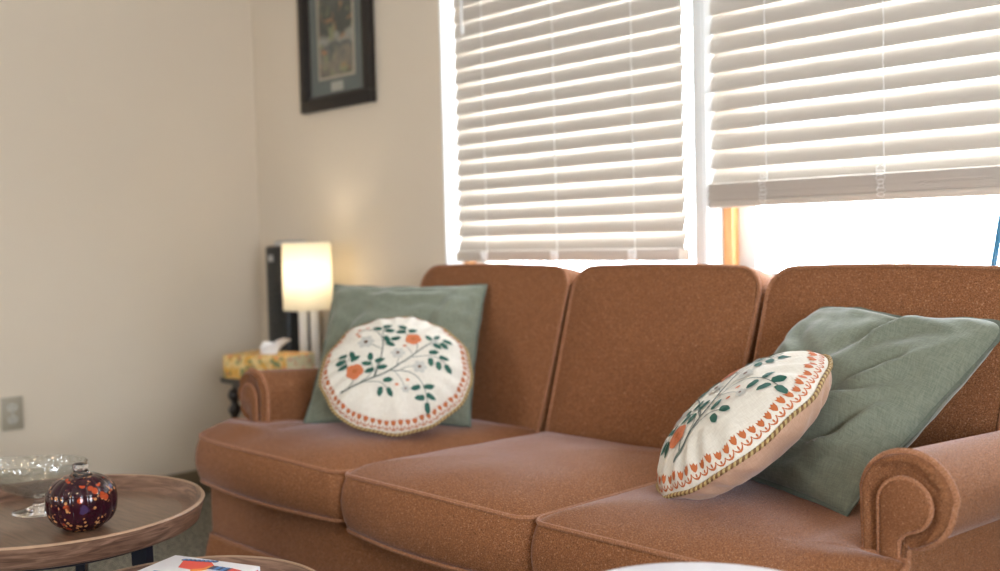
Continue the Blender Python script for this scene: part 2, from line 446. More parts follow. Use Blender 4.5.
def fill_window(name, ax, p, a0, a1, z0, z1):
    f = MB(); q = MB()
    def B(mb, u0, u1, v0, v1, w0, w1, **k):
        if ax == 'x': bx(mb, v0, v1, u0, u1, w0, w1, **k)
        else: bx(mb, u0, u1, v0, v1, w0, w1, **k)
    for s, e in ((a0, a0 + .06), (a1 - .06, a1), ((a0 + a1) / 2 - .03, (a0 + a1) / 2 + .03)): B(f, s, e, p - .03, p + .03, z0, z1, bev=.004)
    for s, e in ((z0, z0 + .06), (z1 - .06, z1)): B(f, a0 + .06, a1 - .06, p - .03, p + .03, s, e, bev=.004)
    o = struct(name, f, 'white_trim'); B(q, a0 + .05, a1 - .05, p - .004, p + .004, z0 + .05, z1 - .05)
    struct('pane', q, 'pane', o)
fill_window('fill_window_side', 'x', XR + .1, a0, a1, b0, b1)  # unseen window added to throw daylight onto the left wall
fill_window('fill_window_rear', 'y', YF - .1, c0, c1, b0, b1)  # unseen window added behind the camera as front fill
struct('ground_outside', box(-14, 12, YB + WT, 16, -.35, -.25), 'concrete')

# blinds ----------------------------------------------------------
YBL = 2.335
def blind(x0, x1, zbot, stacked, cords, name_label, th_top, th_bot, pitch=.0508, W=.0545, phase=0, tw=None):
    o = empty('window_blind', ((x0 + x1) / 2, YBL, zbot), name_label, 'blind')
    org = o.location[:]
    s = MB()
    ztop = 2.06
    zs = []
    z = zbot + (.055 if not stacked else .075)
    while z < ztop - .02: zs.append(z); z += pitch
    def slat(zc, th, x0=x0, x1=x1, yo=0):
        vs = []; fs = []; K = 8; t = .0012
        for side in (1, -1):
            for k in range(K + 1):
                u = (k / K - .5) * W; cv = .0035 * (1 - (2 * k / K - 1) ** 2) + side * t
                # u runs from the inner (low) edge to the outer (high) edge
                dy = u * math.cos(th) - cv * math.sin(th); dz = u * math.sin(th) + cv * math.cos(th)
                for x in (x0, x1): vs.append((x, YBL + yo + dy, zc + dz))
        m = K + 1
        for sd in (0, 1):
            for k in range(K):
                a = (sd * m + k) * 2; fs.append((a, a + 1, a + 3, a + 2))
        for k in (0, K):
            a = k * 2; b = (m + k) * 2; fs.append((a, a + 1, b + 1, b))
        for xx in (0, 1):
            fs.append(tuple([k * 2 + xx for k in range(m)] + [(m + k) * 2 + xx for k in range(m)][::-1]))
        s.add(vs, fs)
    for zc in zs:
        f = min(1, max(0, (zc - .95) / .95))
        th = math.radians(th_bot + (th_top - th_bot) * f + random.uniform(-.6, .6))
        slat(zc, th)
    if stacked:
        for k in range(13): slat(zbot + .019 + k * .0033, math.radians(random.uniform(-.5, .5)), x0 + random.uniform(-.002, .002), x1)
    s.build('slats', 'slat', o, org)
    r = MB(); bx(r, x0 + (0 if stacked else .004), x1 - (0 if stacked else .006), YBL - .026, YBL + .026, zbot - .002, zbot + (.018 if stacked else .034), .005)
    r.build('bottom_rail', 'slat', o, org)
    hd = MB(); bx(hd, x0, x1, YBL - .035, YBL + .03, ztop, ZT - .006, .003); hd.build('head_rail', 'slat', o, org)
    for cx in cords:
        c = MB()
        for dy in (-.012, .012):
            if stacked: dy = -.0075 if dy < 0 else .0075
            pts = [(cx + .0012 * math.sin(i * .9), YBL + dy * (1 if stacked else .9) - (.004 if dy < 0 else -.004), zbot + .02 + (ztop - zbot - .02) * i / 40) for i in range(41)]
            tube(c, pts, .0010, 5)
        # rungs under each slat
        for zc in zs:
            tube(c, [(cx, YBL - .013, zc - .026), (cx, YBL + .013, zc + .022)], .0007, 4)
        c.build('ladder_cord', 'cord', o, org)
        if stacked:
            l = MB()
            for k in range(7):
                zz = zbot + .012 + k * .010; rr = .009 + random.uniform(-.002, .003); ph = random.uniform(0, 6)
                pts = [(cx + rr * math.cos(a * PI / 6 + ph) + random.uniform(-.002, .002), YBL - .030 - .003 * math.sin(a * 1.3 + ph), zz + rr * .6 * math.sin(a * PI / 6 + ph)) for a in range(12)]
                tube(l, pts, .0008, 5, closed=True)
            l.build('cord_loops', 'cord', o, org)
        else:
            l = MB(); bx(l, cx - .014, cx + .014, YBL - .030, YBL - .024, zbot + .004, zbot + .030, .002)
            tube(l, [(cx - .012, YBL - .031, zbot + .028), (cx - .005, YBL - .034, zbot + .012), (cx + .004, YBL - .034, zbot + .020), (cx + .012, YBL - .031, zbot + .006)], .0013, 5)
            l.build('cord_button', 'cord', o, org)
    return o
bl = blind(-2.585, -1.662, .925, False, [-2.44, -2.13, -1.83], 'white slatted blind lowered almost to the sill, over the window beside the framed picture', 84, 68)
w = MB(); wx = -2.50
tube(w, [(wx, YBL - .045, 2.05), (wx, YBL - .045, 1.68)], .004, 8)
tube(w, [(wx, YBL - .045, 1.69), (wx, YBL - .045, 1.665)], .006, 8)
w.build('tilt_wand', 'cord', bl, bl.location[:])
br = blind(-1.570, -.315, 1.066, True, [-1.405, -1.095, -.72, -.45], 'white slatted blind raised part way, with its lowest slats stacked above open glass', 82, 66)

# ------------------------------------------------------------------ camera
cam = D.cameras.new('camera'); co = D.objects.new('camera', cam); C.objects.link(co)
yaw, pitch, roll = math.radians(45.76), math.radians(2.66), math.radians(-1.45)
fw = Vector((-math.sin(yaw) * math.cos(pitch), math.cos(yaw) * math.cos(pitch), -math.sin(pitch)))
rt = Vector((math.cos(yaw), math.sin(yaw), 0)); up = rt.cross(fw)
r2 = math.cos(roll) * rt + math.sin(roll) * up; u2 = math.cos(roll) * up - math.sin(roll) * rt
co.matrix_world = Matrix(((r2.x, u2.x, -fw.x, 0), (r2.y, u2.y, -fw.y, 0), (r2.z, u2.z, -fw.z, 1.0), (0, 0, 0, 1)))
cam.sensor_width = 36; cam.lens = 1029.6 * 36 / 1000; cam.clip_start = .02
cam.dof.use_dof = True; cam.dof.focus_distance = 1.85; cam.dof.aperture_fstop = 2.2
bpy.context.scene.camera = co

# ------------------------------------------------------------------ sofa
sofa = empty('sofa', (-1.65, 1.8, 0), 'three-seat sofa in rust tweed with rolled arms and piping lightened as if lit, under the windows', 'sofa')
SO = sofa.location[:]
AL, AR = -2.48, -.745                      # inner faces of the arms
YA, YSB = 1.50, 2.03                       # arm front, seat back
b = MB(); bx(b, -2.635, -.635, 1.405, 2.18, .185, .335, .012, seg=3); b.build('front_rail', 'sofa', sofa, SO)
# skirt: flared panels
def skirt():
    s = MB(); ol0 = roundpoly([(-2.637, 1.400, .012), (-.633, 1.400, .012), (-.633, 2.19, .012), (-2.637, 2.19, .012)], .03)
    n = len(ol0); vs = []; fs = []
    for k in range(7):
        f = k / 6; z = .188 - f * .178; out = .002 + .026 * f ** .8
        for (x, y) in ol0:
            cx, cy = -1.635, 1.79
            dx = out * (1 if x > cx else -1) * (1 if abs(x - cx) > .95 else abs(x - cx) / .95)
            dy = out * (1 if y > cy else -1) * (1 if abs(y - cy) > .35 else abs(y - cy) / .35)
            vs.append((x + dx, y + dy + .002 * math.sin(x * 23) * f, z))
    for k in range(6):
        for i in range(n):
            j = (i + 1) % n; fs.append((k * n + i, k * n + j, (k + 1) * n + j, (k + 1) * n + i))
    fs.append(tuple(range(n))); fs.append(tuple(6 * n + i for i in range(n)))
    s.add(vs, fs); o = s.build('skirt', 'sofa', sofa, SO)
    p = MB(); tube(p, [(x, y, .187) for x, y in ol0], .005, 6, closed=True); p.build('skirt_welt', 'piping', o, (0, 0, 0)).data.transform(Matrix.Translation([-c for c in SO]))
skirt()

# seat cushions
def bow(x0, x1, amt):
    return lambda x: -amt * math.sin(PI * min(1, max(0, (x - x0) / (x1 - x0))))
def seat(xs, corners, c, x0, x1, seed, ear=0):
    ol = roundpoly(corners, .014)
    bf = bow(x0, x1, .030)
    ol = [(x, y + (bf(x) if y < 1.47 else 0)) for x, y in ol]
    wob = lambda x, y: .012 * math.sin(PI * min(1, max(0, (x - x0) / (x1 - x0)))) * max(0, 1 - (y - 1.35) / .5) if y < 1.85 else 0
    def wob2(x, y):
        e = 0
        if ear: e = .036 * min(1, max(0, (y - 1.35) / .14)) * min(1, max(0, ((x - AR + .10) if ear > 0 else (AL + .10 - x)) / .10)) * min(1, max(0, (1.8 - y) / .25))
        return wob(x, y) + e
    mb = MB(); z0_ = .350 if ear < 0 else .338
    cushion(mb, ol, c, z0_, .462, .040, .016, wob=wob2, seed=seed)
    o = mb.build('seat_cushion', 'sofa', sofa, SO, sharp=75)
    p = MB(); tube(p, loop3(ol, .463, None, wob2), .0052, 7, closed=True); tube(p, loop3(ol, z0_ - .001), .0050, 7, closed=True)
    p.build('piping', 'piping', o, SO)
ZC = 1.44
seat(0, [(-2.640, 1.375, .045), (-1.963, 1.375, .04), (-1.925, YSB, .02), (AL, YSB, .02), (AL, 1.492, .01), (-2.640, 1.492, .02)], (-2.2, 1.45), -2.665, -1.96, 1, -1)
seat(1, [(-1.957, 1.375, .04), (-1.353, 1.375, .04), (-1.340, YSB, .02), (-1.919, YSB, .02)], (-1.64, 1.66), -1.957, -1.353, 2)
seat(2, [(-1.347, 1.375, .04), (-.665, 1.375, .045), (-.665, 1.492, .02), (AR, 1.492, .01), (AR, YSB, .02), (-1.334, YSB, .02)], (-1.03, 1.45), -1.347, -.66, 3, 1)

# back cushions
ta = math.radians(13)
def backm(zb, yb):
    return Matrix(((1, 0, 0, 0), (0, math.sin(ta), -math.cos(ta), yb), (0, math.cos(ta), math.sin(ta), zb), (0, 0, 0, 1)))
BM = backm(.40, 2.125)
def backc(x0, x1, seed, rl=.05, rr=.05):
    # slightly wider at the top, rounded upper corners
    hgt = .497
    ol = roundpoly([(x0 + .006, 0, .01), (x1 - .006, 0, .01), (x1, hgt, rr), (x0, hgt, rl)], .014)
    ol = [(x, y + (.007 * math.sin(PI * (x - x0) / (x1 - x0)) if y > .3 else 0)) for x, y in ol]
    ol = [(x - .042 * (1 - y / hgt) ** 1.0 if y < hgt else x, y) for x, y in ol]
    mb = MB(); cushion(mb, ol, ((x0 + x1) / 2 - .02, .25), 0, .125, .022, .008, Mx=BM, seed=seed)
    o = mb.build('back_cushion', 'sofa', sofa, SO, sharp=75)
    p = MB(); tube(p, loop3(ol, .126, BM), .0052, 7, closed=True)
    tube(p, loop3(ol, .002, BM), .0048, 6, closed=True)
    p.build('piping', 'piping', o, SO)
backc(-2.508, -1.888, 5, .06, .06); backc(-1.868, -1.288, 6, .06, .06); backc(-1.268, -.71, 7, .06, .05)
b = MB(); bx(b, -2.50, -.70, 2.12, 2.235, .2, .862, .03, seg=4)
b.build('back_frame', 'sofa', sofa, SO)

# rolled arms
def arm(xi, s, dz=0):
    cx, cz, R = .068, .595 + dz, .072
    prof = [(0, .20), (0, .40), (0, .50)]
    for k in range(0, 31):
        a = PI - (PI + math.radians(82)) * k / 30
        rx = R if a > 0 else R * .95
        prof.append((cx + rx * math.cos(a) + (.0 if k > 6 else 0), cz + R * math.sin(a)))
    prof[3] = (-.002, .565 + dz)
    prof += [(.070, .530 + dz), (.066, .50), (.066, .35), (.066, .20)]
    ol = [(xi + s * x, z) for x, z in prof]
    A = MB(); prism(A, ol, YA + .012, 2.16, steps=14, slope=.072)
    # soften the front edge
    o = A.build('arm', 'sofa', sofa, SO, sharp=50)
    F = MB(); cxw = xi + s * .055; n = len(ol)
    vs = []; fs = []
    rings = [(1.0, .013), (.985, .003), (.955, -.005), (.90, -.009), (.83, -.010), (.76, -.006), (.70, -.003)]
    for sc, dy in rings:
        for i_, (x, z) in enumerate(ol):
            cr_ = sum(math.exp(-((i_ - q_) / .7) ** 2) for q_ in (9, 15, 21, 26, 31)) * (.0055 if .72 < sc < .97 else .001)
            cz2 = max(.3, min(.60, z)); vs.append((cxw + (x - cxw) * sc, YA + dy + cr_, cz2 + (z - cz2) * sc))
    for k in range(len(rings) - 1):
        for i in range(n):
            j = (i + 1) % n; fs.append((k * n + i, k * n + j, (k + 1) * n + j, (k + 1) * n + i))
    fs.append(tuple((len(rings) - 1) * n + i for i in range(n)))
    F.add(vs, fs); fo = F.build('arm_front', 'sofa_front', o, SO, sharp=60)
    # keyhole panel, raised
    kc, kr = (.070, .590 + dz), .040
    key = [(.030, .22), (.030, .40), (.030, .56 + dz)]
    for k in range(0, 25):
        a = PI - (PI + math.radians(75)) * k / 24
        key.append((kc[0] + kr * math.cos(a), kc[1] + kr * math.sin(a)))
    key += [(.068, .545 + dz), (.061, .53), (.060, .50), (.060, .22)]
    ko = [(xi + s * x, z) for x, z in key]
    K = MB(); vs = []; fs = []; n = len(ko)
    for sc, dy in ((1, .0), (1, -.009), (.95, -.013), (.8, -.016)):
        for x, z in ko:
            q = max(.3, min(.60, z)); cc = xi + s * (.045 if z < .54 else .068)
            vs.append((cc + (x - cc) * sc, YA + dy, q + (z - q) * sc))
    for k in range(3):
        for i in range(n):
            j = (i + 1) % n; fs.append((k * n + i, k * n + j, (k + 1) * n + j, (k + 1) * n + i))
    fs.append(tuple(3 * n + i for i in range(n)))
    K.add(vs, fs); K.build('scroll_panel', 'sofa_front', o, SO, sharp=60)
    P = MB(); tube(P, [(x, YA + .008, z) for x, z in ol], .0062, 8)
    tube(P, [(x, YA - .009, z) for x, z in ko], .0042, 7)
    P.build('arm_welt', 'piping', o, SO)
arm(AR, 1, -.005); arm(AL, -1, -.022)

# ------------------------------------------------------------------ square pillows
def sq_pillow(name, corners, T, label, seed, chop=0, rnd=0, fl=.006, ridges=()):
    A, B, Cc, Dd = [Vector(c) for c in corners]        # top-left, top-right, bottom-right, bottom-left
    ctr = (A + B + Cc + Dd) / 4
    n = ((B - Dd).cross(A - Cc)).normalized()
    if n.dot(Vector((0, 0, 1)) - ctr) < 0: n = -n
    ex = ((B + Cc) / 2 - (A + Dd) / 2).normalized(); ey = n.cross(ex).normalized()
    Mx = Matrix(((ex.x, ey.x, n.x, ctr.x), (ex.y, ey.y, n.y, ctr.y), (ex.z, ey.z, n.z, ctr.z), (0, 0, 0, 1)))
    inv = Mx.inverted(); L = [inv @ c for c in (A, B, Cc, Dd)]
    root = empty(name, None, label, 'pillow', 'square green pillows on the sofa', Mx)
    N = 56
    def base(u, v):
        # pinch edges inwards between the corners
        pu = u * (1 - .045 * (1 - v * v) * abs(u) ** 3); pv = v * (1 - .05 * (1 - u * u) * abs(v) ** 3)
        if chop and v > 0: pv -= chop * math.exp(-((u - .12) / .35) ** 2) * v ** 2
        k = rnd * (abs(u) * abs(v)) ** 6 if v > 0 else 0; pu *= 1 - k; pv *= 1 - k
        s, t = (pu + 1) / 2, (pv + 1) / 2
        return (L[3] * (1 - s) + L[2] * s) * (1 - t) + (L[0] * (1 - s) + L[1] * s) * t
    def fold(u, v):
        e = noise.noise(Vector((u * 1.6 + v * .8, v * 4.2 - u * 1.2, seed))) * .0105
        e += noise.noise(Vector((u * 4 - v * 2, v * 7 + u * 3, seed + 5))) * .0065
        for (cu, cv, an, ln, wd, am) in ridges:
            a_ = math.radians(an); p_ = (u - cu) * math.cos(a_) + (v - cv) * math.sin(a_); q_ = -(u - cu) * math.sin(a_) + (v - cv) * math.cos(a_) - .12 * p_ * p_
            e += 1.8 * am * math.exp(-(p_ / ln) ** 2) * (math.exp(-(q_ / wd) ** 2) - .8 * math.exp(-((q_ - wd * 1.6) / wd) ** 2))
        r = max(abs(u), abs(v)); k = math.atan2(v, u)
        e += .004 * math.sin(k * 17 + seed * 2 + 2 * math.sin(k * 3)) * max(0, r - .55) / .45 * (1 - r ** 8)
        return e
    vs = []; fs = []
    for side in (1, -1):
        for i in range(N + 1):
            for j in range(N + 1):
                u = math.sin((i / N * 2 - 1) * PI / 2); v = math.sin((j / N * 2 - 1) * PI / 2)
                p = base(u, v)
                h = T * (max(0, (1 - abs(u) ** 2.4)) * max(0, (1 - abs(v) ** 2.4))) ** .52
                if chop: h -= .012 * math.exp(-((u - .1) / .3) ** 2 - ((v - .6) / .3) ** 2)
                env = min(1, (1 - abs(u)) * 8) * min(1, (1 - abs(v)) * 8)
                h += fold(u, v) * env * (1 if side > 0 else .4)
                vs.append((p.x, p.y, p.z + side * h))
    m = N + 1
    for s_ in (0, 1):
        for i in range(N):
            for j in range(N):
                a = s_ * m * m + i * m + j
                fs.append((a, a + 1, a + m + 1, a + m))
    mb = MB().add(vs, fs)
    bm_ = mb; o = bm_.build('cover', 'green', root, (0, 0, 0), sharp=80)
    bm = bmesh.new(); bm.from_mesh(o.data); bmesh.ops.remove_doubles(bm, verts=bm.verts, dist=.0004)
    bmesh.ops.recalc_face_normals(bm, faces=bm.faces); bm.to_mesh(o.data); bm.free()
    # sewn edge: a thin flange / seam round the rim
    F = MB(); rim = []; K = 60
    for (u0, v0, u1, v1) in ((-1, -1, 1, -1), (1, -1, 1, 1), (1, 1, -1, 1), (-1, 1, -1, -1)):
        for k in range(K):
            f = k / K; rim.append(base(u0 + (u1 - u0) * f, v0 + (v1 - v0) * f))
    out = []
    for k, p in enumerate(rim):
        d = Vector((p.x, p.y, 0)).normalized()
        out.append(p + d * (fl + .0022 * noise.noise(Vector((k * .35, seed, 0)))) + Vector((0, 0, .0022 * math.sin(k * .45 + seed))))
    vs = []; n_ = len(rim)
    for q in (rim, out):
        for dz in (.0018, -.0018): vs += [(p.x, p.y, p.z + dz) for p in q]
    fs = []
    for k in range(n_):
        l = (k + 1) % n_
        fs += [(k, l, 2 * n_ + l, 2 * n_ + k), (n_ + k, 3 * n_ + k, 3 * n_ + l, n_ + l), (2 * n_ + k, 2 * n_ + l, 3 * n_ + l, 3 * n_ + k)]
    F.add(vs, fs); tube(F, rim, .0026, 6, closed=True)
    F.build('seam_edge', 'green_edge', root)
    return root
sq_pillow('throw_pillow', [(-1.118, 2.045, .838), (-.675, 1.965, .828), (-.862, 1.672, .503), (-1.29, 1.83, .505)], .074,
          'square sage green linen pillow resting against the near rolled arm', 3.3, chop=.06, rnd=.10, fl=.008, ridges=((.25, -.25, 28, .45, .07, .011), (-.15, -.45, 20, .5, .08, .010), (.5, .15, 50, .35, .06, .009), (.2, .62, 70, .3, .08, .012), (.35, -.65, 12, .4, .06, .009), (-.5, .2, -35, .4, .07, .007), (.62, -.45, 60, .35, .06, .009)))
sq_pillow('throw_pillow', [(-2.57, 1.81, .868), (-2.185, 2.07, .862), (-2.02, 1.84, .50), (-2.40, 1.575, .505)], .050,
          'square sage green linen pillow propped in the far corner of the sofa', 8.1, ridges=((.55, .45, 70, .4, .08, .006), (-.6, .1, 60, .5, .08, .007), (0, .75, 0, .5, .06, .005)))

# ------------------------------------------------------------------ round embroidered pillows
def cr(px, py): return ((px - 374) / 312, -(py - 280) / 244 - .15)
def catmull(P, n=8):
    P = [Vector(p) for p in P]; P = [P[0] * 2 - P[1]] + P + [P[-1] * 2 - P[-2]]; out = []
    for i in range(1, len(P) - 2):
        for k in range(n):
            t = k / n; a, b, c, d = P[i - 1:i + 3]
            out.append(.5 * ((2 * b) + (c - a) * t + (2 * a - 5 * b + 4 * c - d) * t * t + (3 * b - a - 3 * c + d) * t ** 3))
    out.append(P[-2]); return out
STEMS = [([(158, 363), (205, 357), (280, 335), (350, 312), (410, 270), (455, 235), (500, 195), (535, 168)], 5),
         ([(300, 330), (318, 262), (321, 200), (312, 140), (322, 106)], 3), ([(314, 165), (285, 130), (245, 118), (205, 132)], 2),
         ([(318, 215), (290, 200), (255, 182)], 2), ([(190, 358), (210, 335), (212, 305)], 2.5), ([(235, 348), (285, 312), (272, 248)], 2),
         ([(296, 330), (304, 295), (316, 262)], 2), ([(186, 290), (172, 255), (150, 232)], 1.6), ([(172, 262), (200, 235)], 1.6),
         ([(388, 288), (393, 250)], 1.8), ([(446, 232), (428, 208), (413, 198)], 1.5), ([(462, 225), (465, 190), (450, 165)], 2),
         ([(448, 248), (520, 235), (560, 241), (602, 275)], 2), ([(520, 192), (550, 178), (590, 162)], 1.5), ([(535, 168), (545, 145)], 1.5),
         ([(365, 308), (430, 305), (480, 325), (512, 370), (526, 415)], 2.5), ([(380, 308), (410, 335), (432, 368)], 1.5),
         ([(262, 345), (320, 348), (350, 368), (368, 384)], 2), ([(405, 300), (440, 285), (478, 283)], 1.8), ([(432, 170), (395, 112)], 1.5)]
LEAVES = [(153, 232, 175), (195, 232, 110), (150, 258, 185), (212, 250, 30), (162, 279, 200), (275, 247, 100), (260, 275, 170), (275, 303, 195), (315, 265, 20),
          (330, 293, 10), (285, 113, 160), (328, 102, 20), (342, 128, -5), (333, 168, 120), (372, 166, 10), (352, 192, -30), (393, 110, 150), (390, 135, 185), (440, 121, 25),
          (511, 152, 130), (545, 142, 70), (587, 161, -20), (575, 183, -35), (547, 190, -30), (537, 218, 10), (580, 236, -10), (525, 260, -80), (558, 270, -80), (597, 274, -50),
          (527, 353, 20), (472, 362, 200), (490, 393, 200), (538, 386, -20), (522, 418, -85), (357, 342, 10), (327, 383, -95), (368, 384, -60)]
FLOW = [(212, 302, 37, 'o'), (447, 165, 34, 'o'), (245, 178, 36, 'w'), (387, 232, 30, 'w'), (480, 283, 30, 'w'), (432, 369, 18, 'w'), (535, 168, 16, 'w')]
BUDS = [(212, 118), (242, 105), (203, 135), (213, 147), (413, 198), (437, 336), (395, 355)]
def round_pillow(center, ex, n, R, Tf, Tb, label, seed):
    ex = Vector(ex).normalized(); n = Vector(n).normalized(); ex = (ex - n * ex.dot(n)).normalized(); ey = n.cross(ex)
    Mx = Matrix(((ex.x, ey.x, n.x, center[0]), (ex.y, ey.y, n.y, center[1]), (ex.z, ey.z, n.z, center[2]), (0, 0, 0, 1)))
    root = empty('round_pillow', None, label, 'pillow', 'round embroidered pillows on the sofa', Mx)
    def rim(a): return R * (1 + .014 * math.sin(a * 2 + seed) + .009 * math.sin(a * 7 + seed * 2) + .008 * math.sin(a * 13 + seed))
    def hz(r, a, T, side):
        h = T * max(0, 1 - r ** 2.4) ** .62
        k = max(0, (r - .62) / .38)
        h += side * 0 + .0085 * k * (1 - r ** 10) * math.sin(a * 19 + 3 * math.sin(a * 3 + seed)) + .004 * noise.noise(Vector((r * math.cos(a) * 2.5, r * math.sin(a) * 2.5, seed)))* (1 - r ** 6)
        return h
    def S(u, v, lift=.0012):
        r = math.hypot(u, v); a = math.atan2(v, u); q = rim(a)
        return Vector((u * q, v * q, hz(min(r, 1), a, Tf, 1) + lift))
    NA = 160; NR = 30; vs = []; fs = []
    for side, T in ((1, Tf), (-1, Tb)):
        for i in range(NR + 1):
            r = math.sin(i / NR * PI / 2)
            for k in range(NA):
                a = 2 * PI * k / NA; q = rim(a) * r
                z = hz(r, a, T, side) * side
                if side < 0: z += .006 * math.exp(-((math.sin(a) * r + .15) / .05) ** 2) * (1 - r)   # envelope opening of the backing
                vs.append((q * math.cos(a), q * math.sin(a), z))
    def half(o):
        out = []
        for i in range(NR):
            for k in range(NA):
                l = (k + 1) % NA; a = o + i * NA
                out.append((a + k, a + l, a + NA + l, a + NA + k))
        return out
    mb = MB().add(vs[:(NR + 1) * NA], half(0), 0)
    # embroidery worked into the same cover mesh
    def ribbon(P, w, mi, lift=.0016):
        vs = []; fs = []
        for i, p in enumerate(P):
            t = (P[min(i + 1, len(P) - 1)] - P[max(i - 1, 0)]).normalized(); nn = Vector((-t.y, t.x)) * w * (1 - .35 * i / len(P))
            vs += [S(*(p + nn), lift), S(*(p - nn), lift)]
        for i in range(len(P) - 1): fs.append((2 * i, 2 * i + 1, 2 * i + 3, 2 * i + 2))
        mb.add(vs, fs, mi)
    def blob(P, mi, lift, c=None):
        c = c or sum(P, Vector((0, 0))) / len(P)
        vs = [S(*c, lift + .0008)]; n_ = len(P)
        for f in (.5, 1): vs += [S(*(c.lerp(p, f)), lift) for p in P]
        fs = []
        for i in range(n_):
            j = (i + 1) % n_; fs += [(0, 1 + i, 1 + j), (1 + i, 1 + n_ + i, 1 + n_ + j, 1 + j)]
        mb.add(vs, fs, mi)
    for P, w_ in STEMS: ribbon(catmull([cr(*p) for p in P], 7), w_ / 306 * .85, 2)
    for x, y, an in LEAVES:
        c = Vector(cr(x, y)); a = math.radians(an); d = Vector((math.cos(a), math.sin(a))); q = Vector((-d.y, d.x)); P = []
        for k in range(16):
            t = 2 * PI * k / 16; wd = .038 * math.sin(t) * (1 + .12 * math.cos(5 * t)); P.append(c + d * (.069 * math.cos(t)) + q * wd * (1 - .25 * math.cos(t)))
        blob(P, 1, .0022)
    for x, y, r, kd in FLOW:
        c = Vector(cr(x, y)); r = r / 300; P = []
        for k in range(50):
            t = 2 * PI * k / 50; rr = r * (.86 + .14 * abs(math.cos(2.5 * t + .4))) if kd == 'o' else r * (.62 + .38 * abs(math.cos(3 * t if r < .1 else 3 * t)) ** .7)
            P.append(c + Vector((math.cos(t), math.sin(t) * 1.0)) * rr)
        blob(P, 3 if kd == 'o' else 5, .0024)
        blob([c + Vector((math.cos(t * PI / 6), math.sin(t * PI / 6))) * r * (.30 if kd == 'o' else .24) for t in range(12)], 4 if kd == 'o' else 6, .0036)
        if kd == 'o':
            for k in range(10):
                t = 2 * PI * k / 10 + .2; ribbon([c + Vector((math.cos(t), math.sin(t))) * r * q for q in (.35, .55, .75)], .004, 4, .0032)
    for x, y in BUDS:
        c = Vector(cr(x, y)); blob([c + Vector((math.cos(t * PI / 5) * .027, math.sin(t * PI / 5) * .018)) for t in range(10)], 3, .0022)
    # tulip border
    NT_ = 62
    for k in range(NT_):
        a = 2 * PI * k / NT_; er = Vector((math.cos(a), math.sin(a))); et = Vector((-er.y, er.x)); c = er * .928
        P = [(-.034, .026), (-.017, .010), (0, .030), (.017, .010), (.034, .026), (.030, -.010), (.014, -.026), (0, -.032), (-.014, -.026), (-.030, -.010)]
        blob([c + et * p - er * q for p, q in P], 4, .0018)
        ribbon([er * .962 + et * .048 * math.cos(b_) + er * .026 * math.sin(b_) for b_ in [PI * j / 6 for j in range(7)]], .0045, 4, .0014)
        c2 = er * .974; blob([c2 + et * .010 * math.cos(t) + er * .010 * math.sin(t) for t in [0, 1.05, 2.1, 3.14, 4.2, 5.25]], 4, .0014)
    mb.build('embroidered_front', ['cream', 'leaf', 'stem', 'orange', 'rust', 'petal', 'brown'], root, sharp=80)
    bk = MB().add(vs[(NR + 1) * NA:], half(0), 0)
    bk.build('backing', 'peach', root, sharp=80)['label'] = 'plain peach backing'
    cd = MB(); turns = 110; n_ = turns * 8
    for ph, mi in ((0, 0), (PI, 1)):
        pts = []
        for k in range(n_):
            a = 2 * PI * k / n_; t = turns * a + ph; q = rim(a) + .003
            pts.append(((q + .0021 * math.cos(t)) * math.cos(a), (q + .0021 * math.cos(t)) * math.sin(a), 0.0021 * math.sin(t) + .002 * math.sin(a * 9)))
        tube(cd, pts, .0026, 6, closed=True, mi=mi)
    cd.build('twisted_cord', ['gold', 'cord_dark'], root)['label'] = 'gold and brown twisted cord'
    return root
def view_frame(c):
    v = (Vector(c) - Vector((0, 0, 1))).normalized(); r_ = (r2 - v * r2.dot(v)).normalized(); return r_, r_.cross(v), v
c_ = (-1.096, 1.712, .624); vr, vu, vv = view_frame(c_); al = math.radians(13)
round_pillow(c_, vr * .79 + vu * .62, (vu * .79 - vr * .62) * math.cos(al) - vv * math.sin(al), .202, .084, .074,
             'round embroidered cream pillow tipped flat with its peach back showing, by the near arm', 1.0)
cc = Vector((-2.155, 1.705, .645))
round_pillow(cc, r2 * 1.0 - u2 * .02, (.510, -.470, .722), .195, .074, .040,
             'round cream pillow embroidered with orange blossoms, facing out in the far corner of the sofa', 2.2)

